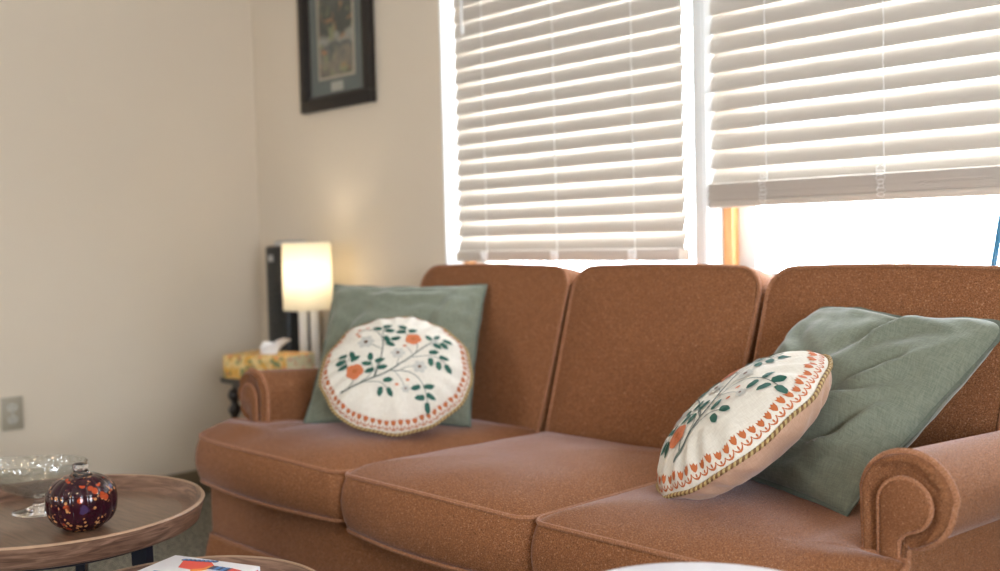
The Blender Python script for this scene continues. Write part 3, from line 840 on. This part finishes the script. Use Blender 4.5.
# ------------------------------------------------------------------ tray tables
def tray_table(cx, cy, zt, R, label, depth=.045, legs=(20, 140, 260), legr=.72, foot=.97):
    t_ = empty('tray_table', (cx, cy, 0), label, 'table', 'round walnut tray tables')
    O = t_.location[:]
    f = zt - .027
    m_ = MB(); lathe(m_, [(0, f), (R - .045, f), (R - .043, f - .008), (R - .045, f - .014), (0, f - .014)], (cx, cy, 0), 96)
    m_.build('tray_base', 'walnut', t_, O)
    m_ = MB(); prof = [(R - .043, f + .0005), (R - .030, f + .003), (R - .012, zt - .006), (R - .008, zt - .002), (R - .006, zt), (R - .002, zt), (R, zt - .003), (R - .010, zt - depth + .004), (R - .015, zt - depth), (R - .046, zt - depth), (R - .046, f)]
    lathe(m_, prof, (cx, cy, 0), 128, closed=True); m_.build('rim', 'walnut_rim', t_, O)
    m_ = MB(); lathe(m_, [(R - .0075, zt - .0012), (R - .0065, zt + .0008), (R - .002, zt + .0008), (R + .0005, zt - .0025), (R - .003, zt - .003)], (cx, cy, 0), 128, closed=True)
    m_.build('rim_edge', 'walnut_edge', t_, O)
    for a in legs:
        a = math.radians(a); ca, sa = math.cos(a), math.sin(a)
        m_ = MB(); r0, r1 = R * legr, R * foot; z1_ = zt - depth - .001
        vs = []
        for (r, z) in ((r0, z1_), (r1, 0)):
            for (dr, dt) in ((-.018, -.010), (.018, -.010), (.018, .010), (-.018, .010)):
                vs.append((cx + ca * (r + dr) - sa * dt, cy + sa * (r + dr) + ca * dt, z))
        m_.add(vs, [(0, 1, 2, 3), (7, 6, 5, 4), (0, 4, 5, 1), (1, 5, 6, 2), (2, 6, 7, 3), (3, 7, 4, 0)])
        m_.build('leg', 'dark_metal', t_, O)
    m_ = MB(); rr = R * .80
    tube(m_, [(cx + rr * math.cos(k * PI / 24), cy + rr * math.sin(k * PI / 24), zt - depth - .008) for k in range(48)], .007, 8, closed=True)
    m_.build('support_ring', 'dark_metal', t_, O)
    return t_
tray_table(-2.105, .787, .480, .286, 'round walnut tray table holding the glass pumpkin dish', legs=(27, 147, 267), legr=.70, foot=.74)
tray_table(-1.616, .803, .400, .247, 'lower round walnut tray table with a crayon box on it', legs=(0, 95, 250))

# round white pedestal table (soft, in front of the sofa)
wt = empty('pedestal_table', (-.693, 1.005, 0), 'small white round table at the bottom edge, in front of the sofa', 'table'); O = wt.location[:]
m_ = MB(); lathe(m_, [(0, .525), (.188, .525), (.198, .529), (.203, .537), (.203, .542), (.199, .548), (.190, .550), (0, .550)], (-.693, 1.005, 0), 96); m_.build('table_top', 'white_gloss', wt, O)
m_ = MB(); lathe(m_, [(.06, .5245), (.03, .50), (.022, .44), (.022, .06), (.03, .03), (.12, .018), (.14, .008), (.14, 0)], (-.693, 1.005, 0), 64); m_.build('pedestal', 'white_gloss', wt, O)

# ------------------------------------------------------------------ pumpkin dish
pz = .4532; pc = (-2.010, .799)
pd = empty('pumpkin_dish', (*pc, pz), 'dark purple glass pumpkin dish with orange flecks and a clear stem', 'dish'); O = pd.location[:]; pd.scale = (1, 1, 1.08)
NR_ = 14
def ribs(a, z): return 1 - .045 * (1 - abs(math.cos(a * NR_ / 2)) ** .6)
def pprof(z0, z1, n=14):
    out = []
    for k in range(n + 1):
        z = z0 + (z1 - z0) * k / n; s = (z - .048) / .0515
        out.append((.0665 * max(0, 1 - abs(s) ** 2.5) ** .47, z))
    return out
m_ = MB(); P = pprof(.0, .066); P[0] = (.034, 0); lathe(m_, P + [(P[-1][0] - .004, .066), (.02, .065)], (*pc, pz), 168, rf=ribs)
m_.build('bowl', 'art_glass', pd, O, sharp=70)
m_ = MB(); P = pprof(.0675, .0985, 12); P[-1] = (.008, .0955); lathe(m_, [(P[0][0] + .001, .0665)] + [(r + .0012, z) for r, z in P], (*pc, pz), 168, rf=ribs)
lid = m_.build('lid', 'art_glass', pd, O, sharp=70)
m_ = MB(); q = (*pc, pz); lathe(m_, [(.026, .0935), (.020, .097), (.014, .102), (.0125, .106), (.0145, .111), (.0145, .116), (.009, .119), (0, .1195)], q, 32, rf=lambda a, z: 1 + .06 * math.cos(6 * a))
m_.build('stem_knob', 'glass_smooth', lid, O)['label'] = 'clear glass stem knob'

# ------------------------------------------------------------------ pressed glass boat dish
gc = (-2.205, .787); gz = .4532
gd = empty('glass_compote', (*gc, gz), 'clear pressed glass footed dish behind the pumpkin dish', 'dish'); O = gd.location[:]
long_dir = math.atan2(r2.y, r2.x)
def boat(a, z):
    k = max(0, -math.cos(a)); f = max(0, min(1, (z - .03) / .06))
    k2 = max(0, math.cos(a))
    return 1 + .75 * k ** 3 * f + .12 * k2 ** 4 * f
m_ = MB()
prof = [(.010, .034), (.030, .038), (.058, .050), (.076, .066), (.090, .084), (.098, .103), (.101, .105), (.1025, .103), (.095, .082), (.080, .062), (.060, .046), (.032, .033), (.012, .029)]
lathe(m_, prof, (*gc, gz), 96, rf=boat, sx=.90, sy=.66, rot=long_dir, closed=False)
m_.build('bowl', 'glass', gd, O, sharp=60)
m_ = MB(); lathe(m_, [(.0, .033), (.012, .031), (.010, .020), (.013, .013), (.030, .007), (.048, .004), (.052, .001), (.050, 0), (0, 0)], (*gc, gz), 64, sx=1.1)
m_.build('foot', 'glass_smooth', gd, O)

# ------------------------------------------------------------------ crayon box
bc = Vector((-1.771, .871)); e1 = Vector((.19, .074)).normalized(); e2 = Vector((e1.y, -e1.x))
BZ, BH = .3735, .0565
Mb = Matrix(((e1.x * .93, e2.x * .93, 0, bc.x), (e1.y * .93, e2.y * .93, 0, bc.y), (0, 0, 1, BZ), (0, 0, 0, 1)))
cb = empty('crayon_box', None, 'white cardboard box printed with bright crayon drawings, on the lower tray table', 'box', None, Mb)
LW, LD = .205, .150
m_ = MB(); bx(m_, 0, LW, 0, LD, 0, BH * .62, .001, 0); m_.build('box_tray', ['box_purple'], cb)
m_ = MB(); bx(m_, -.001, LW + .001, -.001, LD + .001, BH * .35, BH, .0012, 0)
def flat(P, mi, z): m_.add([(x, y, BH + z) for x, y in P], [tuple(range(len(P)))], mi)
# drawing of an opened fan of red and orange with blue scallops, and a banded crayon
flat([(.040, .022), (.100, .012), (.128, .034), (.092, .062), (.060, .060)], 1, .0003)
flat([(.092, .062), (.128, .034), (.118, .060), (.100, .072)], 2, .0004)
for k in range(8):
    x = .040 + k * .0095; y = .019 - .0016 * k
    flat([(x + .0062 * math.cos(t * PI / 6), y + .0062 * math.sin(t * PI / 6)) for t in range(12)], 4, .0005 + k * .00002)
    flat([(x + .0038 * math.cos(t * PI / 6), y + .0038 * math.sin(t * PI / 6)) for t in range(12)], 3, .0008)
for x0, x1, mi in ((.120, .132, 4), (.132, .142, 3), (.142, .148, 4), (.148, .158, 3), (.158, .165, 4)):
    flat([(x0, .030), (x1, .028), (x1, .048), (x0, .050)], mi, .0006)
flat([(.165, .029), (.190, .033), (.190, .041), (.165, .047)], 1, .0006)
flat([(.112, .032), (.120, .030), (.120, .050), (.112, .048)], 2, .0006)
for i, (x, y, mi) in enumerate([(.03, .09, 3), (.07, .10, 1), (.11, .10, 2), (.15, .09, 1), (.18, .10, 3)]):
    flat([(x, y), (x + .025, y), (x + .025, y + .03), (x, y + .03)], mi, .0004)
for i in range(9):                                 # coloured print wrapping the short side
    y = .006 + i * .016; mi = (1, 3, 2)[i % 3]
    m_.add([(LW + .0013, y, BH * .4), (LW + .0013, y + .012, BH * .4), (LW + .0013, y + .012, BH * .92), (LW + .0013, y, BH * .92)], [(0, 1, 2, 3)], mi)
m_.build('box_lid', ['box_white', 'box_red', 'box_orange', 'box_blue', 'box_navy'], cb)

# ------------------------------------------------------------------ end table, lamp, tissues, tower
TX0, TX1, TY0, TY1, TZ = -3.325, -2.80, 1.83, 2.22, .53
et = empty('end_table', ((TX0 + TX1) / 2, (TY0 + TY1) / 2, 0), 'dark wooden end table with turned legs between sofa and corner', 'table'); O = et.location[:]
m_ = MB(); bx(m_, TX0, TX1, TY0, TY1, TZ - .022, TZ, .005); m_.build('table_top', 'dark_wood', et, O)
m_ = MB(); bx(m_, TX0 + .03, TX1 - .03, TY0 + .03, TY1 - .03, TZ - .05, TZ - .0225, .003); m_.build('apron', 'dark_wood', et, O)
for lx in (TX0 + .035, TX1 - .035):
    for ly in (TY0 + .035, TY1 - .035):
        m_ = MB(); P = [(0, 0), (.014, 0), (.018, .02)]
        z = .02
        while z < TZ - .06:
            P += [(.012, z + .004), (.020, z + .016), (.0225, z + .026), (.020, z + .036), (.012, z + .048)]; z += .052
        P += [(.02, TZ - .051), (0, TZ - .051)]
        lathe(m_, P, (lx, ly, 0), 20); m_.build('leg', 'dark_wood', et, O)
# tissue box
Lt = Matrix.Translation((-3.165, 1.935, TZ)) @ Matrix.Rotation(math.radians(20), 4, 'Z')
tb = empty('tissue_box', None, 'yellow floral tissue box on the end table', 'tissue box', None, Lt)
m_ = MB(); a_, b_, h_ = .138, .080, .082
bx(m_, -a_, a_, -b_, b_, 0, h_, .002, 0); bx(m_, a_ - .0005, a_ + .0008, -b_ + .002, b_ - .002, .002, h_ - .002, 0, 1)
m_.build('carton', ['floral', 'floral_lit'], tb)
m_ = MB(); vs = []; fs = []; nu, nv = 26, 12
for j in range(nv + 1):
    for i in range(nu):
        a = 2 * PI * i / nu; f = j / nv
        r = (.030 + .040 * f ** 1.3 * (1 - .55 * f)) * (1 + .16 * math.sin(3 * a + 1) * f + .14 * math.sin(7 * a) * f)
        vs.append((r * math.cos(a) * 1.1 + .028 * f, r * math.sin(a) * .6, h_ - .001 + .040 * math.sin(f * PI * .60) + .012 * f * math.sin(a * 2 + 2.4) + .010 * f * math.cos(a)))
for j in range(nv):
    for i in range(nu):
        k = (i + 1) % nu; fs.append((j * nu + i, j * nu + k, (j + 1) * nu + k, (j + 1) * nu + i))
vs.append((.01, 0, h_ + .020)); fs += [(nv * nu + i, nv * nu + (i + 1) % nu, len(vs) - 1) for i in range(nu)]
m_.add(vs, fs); m_.build('tissue', 'tissue', tb, sharp=60)
# lamp
lx, ly = -3.19, 2.123
lp = empty('table_lamp', (lx, ly, TZ), 'lit table lamp with a cream drum shade on twin white posts', 'lamp'); O = lp.location[:]
m_ = MB(); lathe(m_, [(.0, 0), (.062, 0), (.064, .004), (.062, .010), (.05, .014), (0, .014)], (lx, ly, TZ), 48); m_.build('base', 'lamp_metal', lp, O)
d_ = Vector((r2.x, r2.y, 0)).normalized()
for s in (-1, 1):
    m_ = MB(); px_, py_ = lx + .002 + s * .0205 * d_.x, ly + s * .0215 * d_.y
    lathe(m_, [(.0165, .014), (.0165, .30)], (px_, py_, TZ), 24); m_.build('post', 'lamp_metal', lp, O)
m_ = MB(); bx(m_, -.04, .04, -.014, .014, .0, .012, .003, mat4=Matrix.Translation((lx, ly, TZ + .30)) @ Matrix.Rotation(long_dir, 4, 'Z')); m_.build('socket_bar', 'lamp_metal', lp, O)
zb, zt_ = .754, 1.002
m_ = MB(); lathe(m_, [(.090, zb), (.088, zt_), (.0865, zt_), (.0885, zb)], (lx, ly, 0), 72, closed=True, rf=lambda a, z: 1 + .0016 * math.cos(36 * a))
sh = m_.build('lamp_shade', 'shade', lp, O)
for z, r in ((zb + .004, .0880), (zt_ - .004, .0860)):
    m_ = MB(); tube(m_, [(lx + r * math.cos(k * PI / 24), ly + r * math.sin(k * PI / 24), z) for k in range(48)], .0018, 6, closed=True)
    if z < .9:
        for k in range(3):
            a = k * 2 * PI / 3; tube(m_, [(lx, ly, zb + .06), (lx + r * math.cos(a), ly + r * math.sin(a), z)], .0013, 5)
    m_.build('shade_ring', 'lamp_metal', sh, O)
m_ = MB(); lathe(m_, [(0, .0), (.012, .0), (.014, .02), (.026, .05), (.030, .065), (.026, .083), (.012, .094), (0, .096)], (lx, ly, .832), 32)
m_.build('bulb', 'bulb', lp, O)
# tower heater
tx, ty = -3.420, 2.205
tw = empty('tower_speaker', (tx, ty, 0), 'tall slim black tower with silver top in the room corner behind the lamp', 'tower'); O = tw.location[:]
m_ = MB(); bx(m_, tx - .075, tx + .075, ty - .07, ty + .07, .03, .990, .012, seg=3); m_.build('body', 'black', tw, O)
m_ = MB(); lathe(m_, [(.0, .9895), (.062, .9895), (.063, 1.002), (.056, 1.010), (0, 1.012)], (tx, ty, 0), 40); m_.build('top_cap', 'silver', tw, O)
m_ = MB(); bx(m_, tx - .085, tx + .085, ty - .085, ty + .085, 0, .029, .008); m_.build('base', 'black', tw, O)
m_ = MB(); bx(m_, tx - .045, tx - .015, ty - .074, ty - .069, .93, .955, .001); m_.build('control_panel', 'silver', tw, O)
m_ = MB()
for k in range(30): bx(m_, tx - .06, tx + .06, ty - .0735, ty - .0695, .12 + k * .025, .132 + k * .025, .001)
m_.build('grille', 'black', tw, O)

# ------------------------------------------------------------------ picture, outlet
fx0, fx1, fz0, fz1 = -3.420, -2.970, 1.500, 2.09
pf = empty('framed_picture', ((fx0 + fx1) / 2, YB, fz0), 'dark framed landscape print with a slate mat on the corner wall', 'picture'); O = pf.location[:]
def ringf(mb, x0, x1, z0, z1, w_, y0, y1, mi=0, bev=.003):
    for a in ((x0, x1, z0, z0 + w_), (x0, x1, z1 - w_, z1), (x0, x0 + w_, z0 + w_, z1 - w_), (x1 - w_, x1, z0 + w_, z1 - w_)):
        bx(mb, a[0], a[1], y0, y1, a[2], a[3], bev, mi)
m_ = MB(); ringf(m_, fx0, fx1, fz0, fz1, .045, YB - .030, YB - .002); ringf(m_, fx0 + .03, fx1 - .03, fz0 + .03, fz1 - .03, .026, YB - .022, YB - .004, 1); m_.build('frame', ['frame_gold', 'frame'], pf, O)
m_ = MB(); bx(m_, fx0 + .05, fx1 - .05, YB - .012, YB - .004, fz0 + .05, fz1 - .05); m_.build('mat_board', 'matboard', pf, O)
ax0, ax1, az0, az1 = fx0 + .118, fx1 - .118, fz0 + .122, fz1 - .118
m_ = MB(); ringf(m_, ax0 - .009, ax1 + .009, az0 - .009, az1 + .009, .010, YB - .0145, YB - .012, 0, .0005); m_.build('liner', 'liner', pf, O)
m_ = MB(); bx(m_, ax0, ax1, YB - .0135, YB - .012, az0, az1); m_.build('print', 'print', pf, (ax0, YB, az0)).location = (ax0 - O[0], 0, az0 - O[2])
m_ = MB(); bx(m_, -3.232, -3.157, YB - .0140, YB - .012, fz0 + .066, fz0 + .100, .0005); m_.build('title_card', 'plaque', pf, O)
m_ = MB(); bx(m_, fx0 + .048, fx1 - .048, YB - .0195, YB - .018, fz0 + .048, fz1 - .048); m_.build('glazing', 'pane', pf, O)

oy, oz = 1.279, .423
ot = empty('wall_outlet', (XL, oy, oz), 'almond duplex electrical outlet on the plain wall', 'outlet'); O = ot.location[:]
m_ = MB(); bx(m_, XL + .0005, XL + .006, oy - .037, oy + .037, oz - .059, oz + .059, .002); m_.build('cover_plate', 'outlet', ot, O)
for s in (-1, 1):
    zc = oz + s * .0215
    m_ = MB(); ol = [(.0175 * math.cos(t), .0145 * math.sin(t)) for t in [2 * PI * k / 28 for k in range(28)]]; n = len(ol)
    m_.add([(XL + .006, oy + y, zc + z) for y, z in ol] + [(XL + .0085, oy + y * .95, zc + z * .95) for y, z in ol],
           [(i, (i + 1) % n, n + (i + 1) % n, n + i) for i in range(n)] + [tuple(n + i for i in range(n))], 0)
    for dy, hh in ((-.0065, .0045), (.0065, .0036)): bx(m_, XL + .0084, XL + .0090, oy + dy - .0014, oy + dy + .0014, zc + .002 - hh + .002, zc + .002 + hh + .002, 0, 1)
    bx(m_, XL + .0084, XL + .0090, oy - .002, oy + .002, zc - .0095, zc - .0055, 0, 1)
    m_.build('receptacle', ['outlet_face', 'black'], ot, O)
m_ = MB(); lathe(m_, [(0, 0), (.003, 0), (.0025, .0015), (0, .002)], (0, 0, 0), 12)
sc_ = MB().add([(XL + .006 + z, oy + x, oz + y) for x, y, z in m_.v], m_.f); sc_.build('screw', 'silver', ot, O)

# unseen ceiling dome, added as warm fill for the room
cl = empty('fill_dome', (-.9, -.5, H), 'unseen round dome added at the ceiling for warm fill', 'ceiling light'); O = cl.location[:]
m_ = MB(); lathe(m_, [(0, -.001), (.20, -.001), (.205, -.012), (.195, -.022), (0, -.022)], O, 48); m_.build('canopy', 'lamp_metal', cl, O)
m_ = MB(); lathe(m_, [(.19, -.0225), (.18, -.05), (.14, -.08), (.07, -.10), (0, -.105)], O, 48); m_.build('fill_bowl', 'fill_glow', cl, O)
# blue post seen outside through the glass
m_ = MB()
tube(m_, [(-1.474, 3.55, -.25), (-1.297, 3.55, .885), (-1.255, 3.55, 1.15)], .013, 10)
tag(m_.build('garden_pole', 'blue'), 'thin leaning blue pole outside the window at the right edge', 'pole')

# ------------------------------------------------------------------ light
sc = bpy.context.scene
W_ = D.worlds.new('overcast_sky'); sc.world = W_; W_.use_nodes = True
bg = W_.node_tree.nodes['Background']; bg.inputs[0].default_value = (.80, .89, 1.0, 1); bg.inputs[1].default_value = 15.0
def portal(loc, rot, sx, sy):
    l = D.lights.new('window_portal', 'AREA'); l.shape = 'RECTANGLE'; l.size = sx; l.size_y = sy; l.cycles.is_portal = True
    o = D.objects.new('window_portal', l); C.objects.link(o); o.location = loc; o.rotation_euler = rot
portal(((WL + WR) / 2, YB + WT + .01, (ZS + ZT) / 2), (-PI / 2, 0, 0), WR - WL, ZT - ZS)
portal((XR + .21, (a0 + a1) / 2, (b0 + b1) / 2), (0, PI / 2, 0), b1 - b0, a1 - a0)
portal(((c0 + c1) / 2, YF - .21, (b0 + b1) / 2), (PI / 2, 0, 0), c1 - c0, b1 - b0)

vs_ = sc.view_settings
sc.display_settings.display_device = 'sRGB'
vs_.view_transform = 'Standard'; vs_.look = 'None'; vs_.gamma = 1; vs_.use_curve_mapping = False
vs_.exposure = .93
sc.cycles.use_denoising = True
sc.cycles.max_bounces = 10; sc.cycles.diffuse_bounces = 5; sc.cycles.transmission_bounces = 8; sc.cycles.transparent_max_bounces = 12
sc.cycles.sample_clamp_indirect = 8
